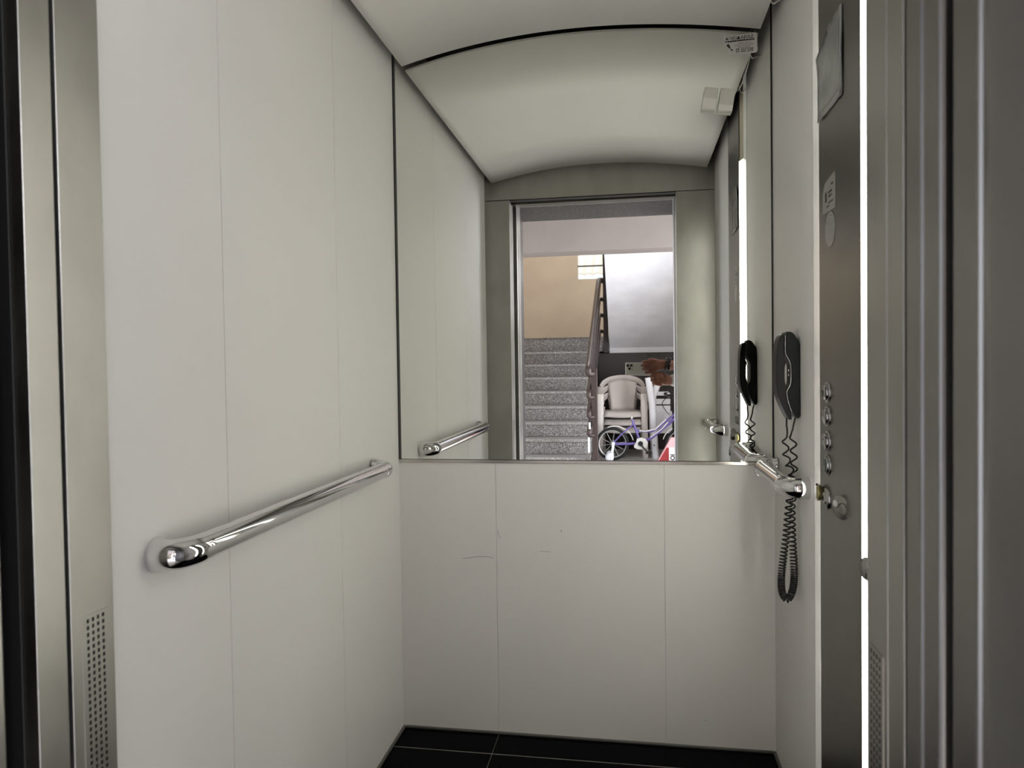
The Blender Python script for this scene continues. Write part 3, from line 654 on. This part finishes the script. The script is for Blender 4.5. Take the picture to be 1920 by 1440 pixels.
m = MB(); m.tube([(.842,BY+.055,.212),(.875,BY+.07,.165),(.925,BY+.075,.112)], .009, 10); m.lathe([(.03,-.01),(.03,.012)], 20, 0, Matrix.Translation((.842,BY+.055,.212)) @ Matrix.Rotation(PI/2,4,'X'))
m.tube([(.842,BY-.07,.212),(.842,BY+.07,.212)], .009, 8); m.tube([(.842,BY-.055,.212),(.76,BY-.075,.31)], .008, 8); cr = m.build('crank', BIKEB, t)
m = MB(); m.box((.90,BY+.07,.095),(.975,BY+.13,.118)); m.build('pedal', BIKEB, cr, bevel=.003); m = MB(); m.box((.72,BY-.07,.30),(.80,BY-.13,.325)); m.build('pedal', BIKEB, cr, bevel=.003)
for s in (1, -1):
    m = MB(); yy = BY+s*.10
    m.prism([(.502,.235),(.535,.235),(.535,.215),(.515,.10),(.508,.055),(.475,.055),(.485,.10),(.497,.16)], 'y', yy, yy+s*.006); 
    m.tube([(.515,BY+s*.05,.21),(.515,yy,.21)], .006, 8); tw = m.build('training_wheel_arm', WHITEP, t)
    m = MB(); m.lathe([(.02,-.014),(.048,-.014),(.052,-.006),(.052,.006),(.048,.014),(.02,.014)], 24, 0, Matrix.Translation((.47,yy+s*.022,.052)) @ Matrix.Rotation(PI/2,4,'X')); m.build('training_wheel', WHITEP, tw)
m = MB()
for s in (1, -1):
    m.tube([(1.285,BY+s*.045,.47),(1.335,BY+s*.05,.203)], .011, 8)
m.tube([(1.285,BY-.045,.47),(1.285,BY+.045,.47)], .012, 8); m.build('fork', PURPLE, t)
m = MB(); m.tube([HT,(1.265,BY,.70)], .012, 10); m.tube(bez([(1.18,BY+.26,.80),(1.22,BY+.20,.80),(1.265,BY+.06,.71),(1.265,BY-.06,.71),(1.22,BY-.20,.80),(1.18,BY-.26,.80)],6), .010, 10)
hb = m.build('handlebar', BIKEB, t)
for s in (1, -1):
    m = MB(); m.tube([(1.22,BY+s*.19,.80),(1.15,BY+s*.28,.80)], .019, 12); m.tube([(1.215,BY+s*.19,.79),(1.245,BY+s*.24,.76)], .007, 8); m.build('grip', BIKEB, hb)
m = MB(); m.tube(bez([(1.16,BY+.19,.785),(1.10,BY+.10,.70),(1.15,BY+.05,.60),(1.19,BY+.02,.56)],6), .005, 6); m.build('brake_cable', BIKEB, hb)
m = MB(); m.sphere((1.175,BY+.15,.80), .03, 14, 0, (.8,1,1)); m.build('bell', FENDER, hb)
# red and white card box leaning at the right
t = thing('toy_box', 'red and white cardboard box with black lettering leaning at the right of the bicycle', 'box', (1.15,-6.05,0))
m = MB(); m.prism([(.985,0),(1.03,.075),(1.175,.335),(1.30,.335),(1.30,0)], 'y', -6.03, -6.13); m.build('card', PINKC, t)
m = MB(); m.prism([(1.0,0),(1.04,.075),(1.125,.225),(1.150,.225),(1.150,0)], 'y', -6.028, -6.03); m.build('red_face', REDP, t)
m = MB(); m.prism([(1.152,0),(1.152,.225),(1.29,.225),(1.29,0)], 'y', -6.028, -6.03); m.build('white_face', WCARD, t)
m = MB(); text_into(m, 'JOI', .065, Matrix.Translation((1.168,-6.027,.165)) @ Matrix.Rotation(PI,4,'Z') @ Matrix.Rotation(PI/2,4,'X') @ Matrix.Rotation(PI/2,4,'Z') @ Matrix.Translation((-.10,0,0)), 0, bold=.003); m.build('lettering', INK, t)
# ------------------------------------------------------------------ camera
p_ = (1336.998, -0.16555, -0.02347, -0.01423, 0.7366, 2.1891, 1.1573)
f, yaw, pit, rol, cx, D, chh = p_
fw = Vector((math.sin(yaw)*math.cos(pit), math.cos(yaw)*math.cos(pit), math.sin(pit)))
r = Vector((math.cos(yaw), -math.sin(yaw), 0)); u = r.cross(fw)
r2 = r*math.cos(rol)+u*math.sin(rol); u2 = u*math.cos(rol)-r*math.sin(rol)
cam = bpy.data.cameras.new('camera'); co = bpy.data.objects.new('camera', cam); C.objects.link(co)
CAMM = Matrix(((r2.x,u2.x,-fw.x,cx),(r2.y,u2.y,-fw.y,-D),(r2.z,u2.z,-fw.z,chh),(0,0,0,1)))
co.matrix_world = CAMM
cam.sensor_width = 36; cam.sensor_fit = 'HORIZONTAL'; cam.lens = f*36/1920; cam.clip_start = .01
cam.dof.use_dof = True; cam.dof.focus_distance = 2.6; cam.dof.aperture_fstop = 8
bpy.context.scene.camera = co
# ------------------------------------------------------------------ phone held at the camera, and the person holding it
# local frame: X right in picture, Y up, Z back towards the photographer; lens front 6 mm behind the camera point
PM = CAMM @ Matrix.Translation((0,0,.006))
t = thing('smartphone', 'silver smartphone held sideways in the hands, seen in the mirror', 'phone', PM.translation)
x0, x1, yt, yb_ = -.036, .120, .018, -.060
m = MB(); m.box((x0,yb_,.004),(x1,yt,.0115),0,PM); m.build('body', PHONEW, t, bevel=.003, seg=3)
m = MB(); m.box((x0+.006,yt-.046,.0022),(x0+.050,yt-.004,.0042),0,PM); m.build('camera_plate', PHONEW, t, bevel=.0015)
for (lx, ly) in ((0,0),(-.021,0),(-.010,-.019)):
    m = MB(); m.lathe([(.0085,.0006),(.0085,.003)], 22, 0, PM @ Matrix.Translation((lx,ly,0))); m.build('lens', LENSM, t)
def capsules(name, chains, mt, vox, parent, extra=None, smooth=6):
    """continuous surface: overlapping tapered limbs fused by a voxel remesh"""
    mb = MB()
    for ch in chains:
        P = [Vector(c[:3]) for c in ch]; R = [c[3] for c in ch]
        for i in range(len(P)-1):
            n = max(2, int((P[i+1]-P[i]).length/(.35*min(R[i],R[i+1])))+1)
            for k in range(n+1):
                a = k/n; mb.sphere(P[i].lerp(P[i+1], a), R[i]*(1-a)+R[i+1]*a, 12)
    if extra: extra(mb)
    o = mb.build(name, mt, parent)
    rm = o.modifiers.new('r', 'REMESH'); rm.mode = 'VOXEL'; rm.voxel_size = vox; rm.use_smooth_shade = True
    if smooth: s = o.modifiers.new('s', 'SMOOTH'); s.iterations = smooth; s.factor = .5
    dg = bpy.context.evaluated_depsgraph_get(); dg.update(); me = bpy.data.meshes.new_from_object(o.evaluated_get(dg)); o.modifiers.clear(); o.data = me
    for p in me.polygons: p.use_smooth = True
    if not me.materials: me.materials.append(mt)
    return o
PXp, PYp = 1.36, -2.62
t = thing('person', 'person in white shirt holding a smartphone in both hands, black bead bracelets on wrist', 'person', (PXp, PYp, 0))
fd = Vector((-.72,.69,0)); rt = Vector((.69,.72,0)); O = Vector((PXp,PYp,0))
def B(a, b, z): v = O + rt*a + fd*b; return (v.x, v.y, z)
def S(p, r): return (*p, r)
H1 = Vector((cx+.225, -D-.010, 1.150)); H2 = Vector((cx+.225, -D-.012, 1.058))   # wrists
def hand_upper():
    w = H1; ch = []
    X = lambda dx, dy, dz, r: (cx+dx, -D+dy, chh+dz, r)
    ch.append([X(.225,-.008,.005,.027), X(.190,-.006,.003,.031), X(.160,-.004,.000,.033), X(.135,-.004,-.004,.031)])
    ch.append([X(.15,-.004,.022,.018), X(.130,-.001,.027,.017), X(.112,.000,.028,.015)])
    # four fingers across the back of the phone / top edge, thumb under
    ch.append([X(.138,.006,.026,.0115), X(.110,.012,.024,.0105), X(.088,.010,.024,.0095), X(.072,.005,.022,.008)])
    ch.append([X(.136,.008,.008,.0115), X(.105,.013,.004,.0105), X(.080,.011,.002,.0095), X(.064,.005,.001,.008)])
    ch.append([X(.136,.008,-.012,.0112), X(.107,.013,-.018,.0102), X(.084,.011,-.021,.0092), X(.070,.005,-.022,.008)])
    ch.append([X(.140,.006,-.030,.0105), X(.116,.011,-.040,.0092), X(.098,.010,-.044,.0082), X(.086,.005,-.044,.0072)])
    ch.append([X(.165,-.020,-.012,.015), X(.135,-.030,-.016,.0125), X(.108,-.028,-.016,.011), X(.090,-.024,-.014,.0095)])
    return ch
def hand_lower():
    ch = []; X = lambda dx, dy, dz, r: (cx+dx, -D+dy, chh+dz, r)
    ch.append([X(.235,-.016,-.095,.028), X(.205,-.012,-.090,.034), X(.180,-.012,-.086,.032), X(.170,-.014,-.084,.027)])
    for i, (z, l) in enumerate(((-.058,.148),(-.0785,.140),(-.099,.143),(-.118,.153))):
        ch.append([X(.178,.014,z,.0098), X(l,.022,z+.004,.0094), X(l-.022,.010,z+.009,.0090), X(l-.019,-.010,z+.011,.0085), X(l+.004,-.022,z+.011,.008)])
    ch.append([X(.20,-.018,-.062,.0145), X(.172,-.014,-.050,.012), X(.150,-.006,-.050,.0105), X(.132,.002,-.052,.0092)])
    return ch
RS = B(.185, 0, 1.40); LS = B(-.185, 0, 1.40)
el1 = (1.27, -2.40, 1.16); el2 = (1.20, -2.62, 1.10)
body = []
body.append([S(B(0,0,.98),.125), S(B(0,.005,1.10),.115), S(B(0,.01,1.22),.125), S(B(0,.01,1.34),.118)])
body.append([S(B(-.085,0,.96),.10), S(B(.085,0,.96),.10)]); body.append([S(B(-.10,.005,1.31),.10), S(B(.10,.005,1.31),.10)])
body.append([S(B(-.185,-.005,1.40),.058), S(B(0,-.01,1.43),.065), S(B(.185,-.005,1.40),.058)])
body.append([S(B(0,-.01,1.42),.058), S(B(0,.015,1.52),.052)])
body.append([S(B(0,.02,1.64),.078), S(B(0,.0,1.665),.085), S(B(0,.035,1.57),.060), S(B(0,.05,1.535),.042)])
body.append([S(B(0,.095,1.625),.010), S(B(0,.112,1.600),.014)]); body.append([S(B(-.080,.0,1.62),.014), S(B(-.083,-.002,1.645),.016)]); body.append([S(B(.080,.0,1.62),.014), S(B(.083,-.002,1.645),.016)])
for s in (-1, 1):
    body.append([S(B(s*.09,0,.92),.092), S(B(s*.10,.015,.70),.075), S(B(s*.105,.02,.50),.056), S(B(s*.105,-.005,.34),.054), S(B(s*.105,-.01,.10),.036)])
    body.append([S(B(s*.105,-.03,.045),.036), S(B(s*.11,.05,.040),.036), S(B(s*.115,.14,.028),.026)])
body.append([S(RS,.056), S(el1,.042), S((cx+.30,-D-.03,1.165),.034), S(tuple(H1),.027)])
body.append([S(LS,.056), S(el2,.042), S((cx+.32,-D-.06,1.06),.034), S((cx+.235,-D-.016,chh-.095),.028)])
body += hand_upper() + hand_lower()
bo = capsules('body', body, SKIN, .0042, t, smooth=4)
sh = [[S(B(0,0,.97),.142), S(B(0,.005,1.10),.132), S(B(0,.01,1.22),.142), S(B(0,.01,1.34),.135)], [S(B(-.085,0,.97),.115), S(B(.085,0,.97),.115)], [S(B(-.10,.005,1.31),.115), S(B(.10,.005,1.31),.115)],
      [S(B(-.185,-.005,1.40),.075), S(B(0,-.012,1.42),.074), S(B(.185,-.005,1.40),.075)], [S(RS,.074), S(el1,.062), S((cx+.33,-D-.035,1.168),.050)], [S(LS,.074), S(el2,.062), S((cx+.30,-D-.05,1.062),.046), S((cx+.255,-D-.024,chh-.093),.039)]]
capsules('shirt', sh, SHIRT, .009, t, smooth=3)
tr = [[S(B(-.085,0,.95),.118), S(B(.085,0,.95),.118)]]
for s in (-1, 1): tr.append([S(B(s*.09,0,.92),.108), S(B(s*.10,.015,.70),.092), S(B(s*.105,.02,.50),.074), S(B(s*.105,-.005,.34),.070), S(B(s*.105,-.01,.10),.058)])
capsules('trousers', tr, TROUS, .010, t, smooth=3)
for s in (-1, 1): capsules('shoe', [[S(B(s*.105,-.035,.048),.046), S(B(s*.11,.05,.046),.045), S(B(s*.117,.15,.034),.034)]], SHOE, .008, t, smooth=2)
capsules('hair', [[S(B(0,.005,1.69),.080), S(B(0,-.03,1.665),.085), S(B(0,-.045,1.61),.070)], [S(B(-.03,.03,1.71),.06), S(B(.03,.03,1.71),.06)]], HAIR, .007, t, smooth=2)
for s in (-1, 1):
    m = MB(); m.sphere(B(s*.032,.094,1.645), .012, 12); e = m.build('eye', EYEW, t); m = MB(); m.sphere(B(s*.032,.103,1.645), .0055, 10); m.build('pupil', BIKEB, e)
m = MB(); m.tube([B(-.024,.086,1.565), B(0,.094,1.567), B(.024,.086,1.565)], .006, 8); m.build('mouth', LIPS, t)
def ring(x, z, ry, rz, rb, n, mt, name, gap=1, mt2=None):
    m = MB()
    for k in range(n):
        a = 2*PI*k/n; m.sphere((x+.004*math.sin(a), -D-.009+ry*math.cos(a), z+rz*math.sin(a)), rb, 8, k % 2 if mt2 else 0)
    m.build(name, [mt, mt2] if mt2 else mt, t)
ring(cx+.2085, chh+.004, .033, .035, .0066, 17, BIKEB, 'bead_bracelet', mt2=BIKEB)
ring(cx+.2085, chh+.004, .0385, .0405, .0022, 11, BTNW, 'bead_bracelet')
ring(cx+.228, chh+.006, .032, .034, .0078, 15, BIKEB, 'bead_bracelet')
m = MB(); m.tube([(cx+.150+.003*math.cos(2*PI*k/20), -D+.014+.012*math.cos(2*PI*k/20)-.003, chh-.094+.0125*math.sin(2*PI*k/20)) for k in range(20)], .0022, 8, closed=True); m.build('ring', GOLD, t)
# ------------------------------------------------------------------ daylight and added area lamps
sc = bpy.context.scene
wd = bpy.data.worlds.new('world'); sc.world = wd; wd.use_nodes = True
bg = wd.node_tree.nodes['Background']; bg.inputs['Color'].default_value = (.86,.92,1,1); bg.inputs['Strength'].default_value = 2.6
def area(name, loc, rot, sx, sy, power, col):
    l = bpy.data.lights.new(name, 'AREA'); l.shape = 'RECTANGLE'; l.size = sx; l.size_y = sy; l.energy = power; l.color = col
    o = bpy.data.objects.new(name, l); C.objects.link(o); o.location = loc; o.rotation_euler = rot; return o
area('entrance_added_lamp', (LX1+.05,-3.85,1.25), (0,PI/2,0), 2.4, 2.2, 210, (.92,.93,1))  # area lamp added in the unseen right opening to light the landing
area('side_added_lamp', (LX0-.05,-3.57,1.22), (0,-PI/2,0), 2.35, 2.15, 26, (.88,.90,1))  # lamp added in the unseen left opening, puts highlights on the steel edges
area('stairwell_added_lamp', (.4,-7.2,5.38), (0,0,0), 2, 2, 140, (.95,.97,1))  # lamp added under the closed stairwell ceiling, no opening above it
sl = bpy.data.lights.new('sun', 'SUN'); sl.energy = 5; sl.angle = .01; sl.color = (1,.90,.82)
so = bpy.data.objects.new('sun', sl); C.objects.link(so); so.rotation_euler = Vector((1.0,-.06,-1.02)).to_track_quat('-Z','Y').to_euler()
sc.view_settings.view_transform = 'Standard'; sc.view_settings.look = 'None'; sc.view_settings.exposure = .2; sc.view_settings.gamma = 1; sc.view_settings.use_curve_mapping = False
sc.cycles.use_denoising = True; sc.cycles.max_bounces = 14; sc.cycles.diffuse_bounces = 6; sc.cycles.glossy_bounces = 10; sc.cycles.transmission_bounces = 8
sc.cycles.blur_glossy = 1.0; sc.cycles.sample_clamp_indirect = 6; sc.cycles.use_light_tree = True
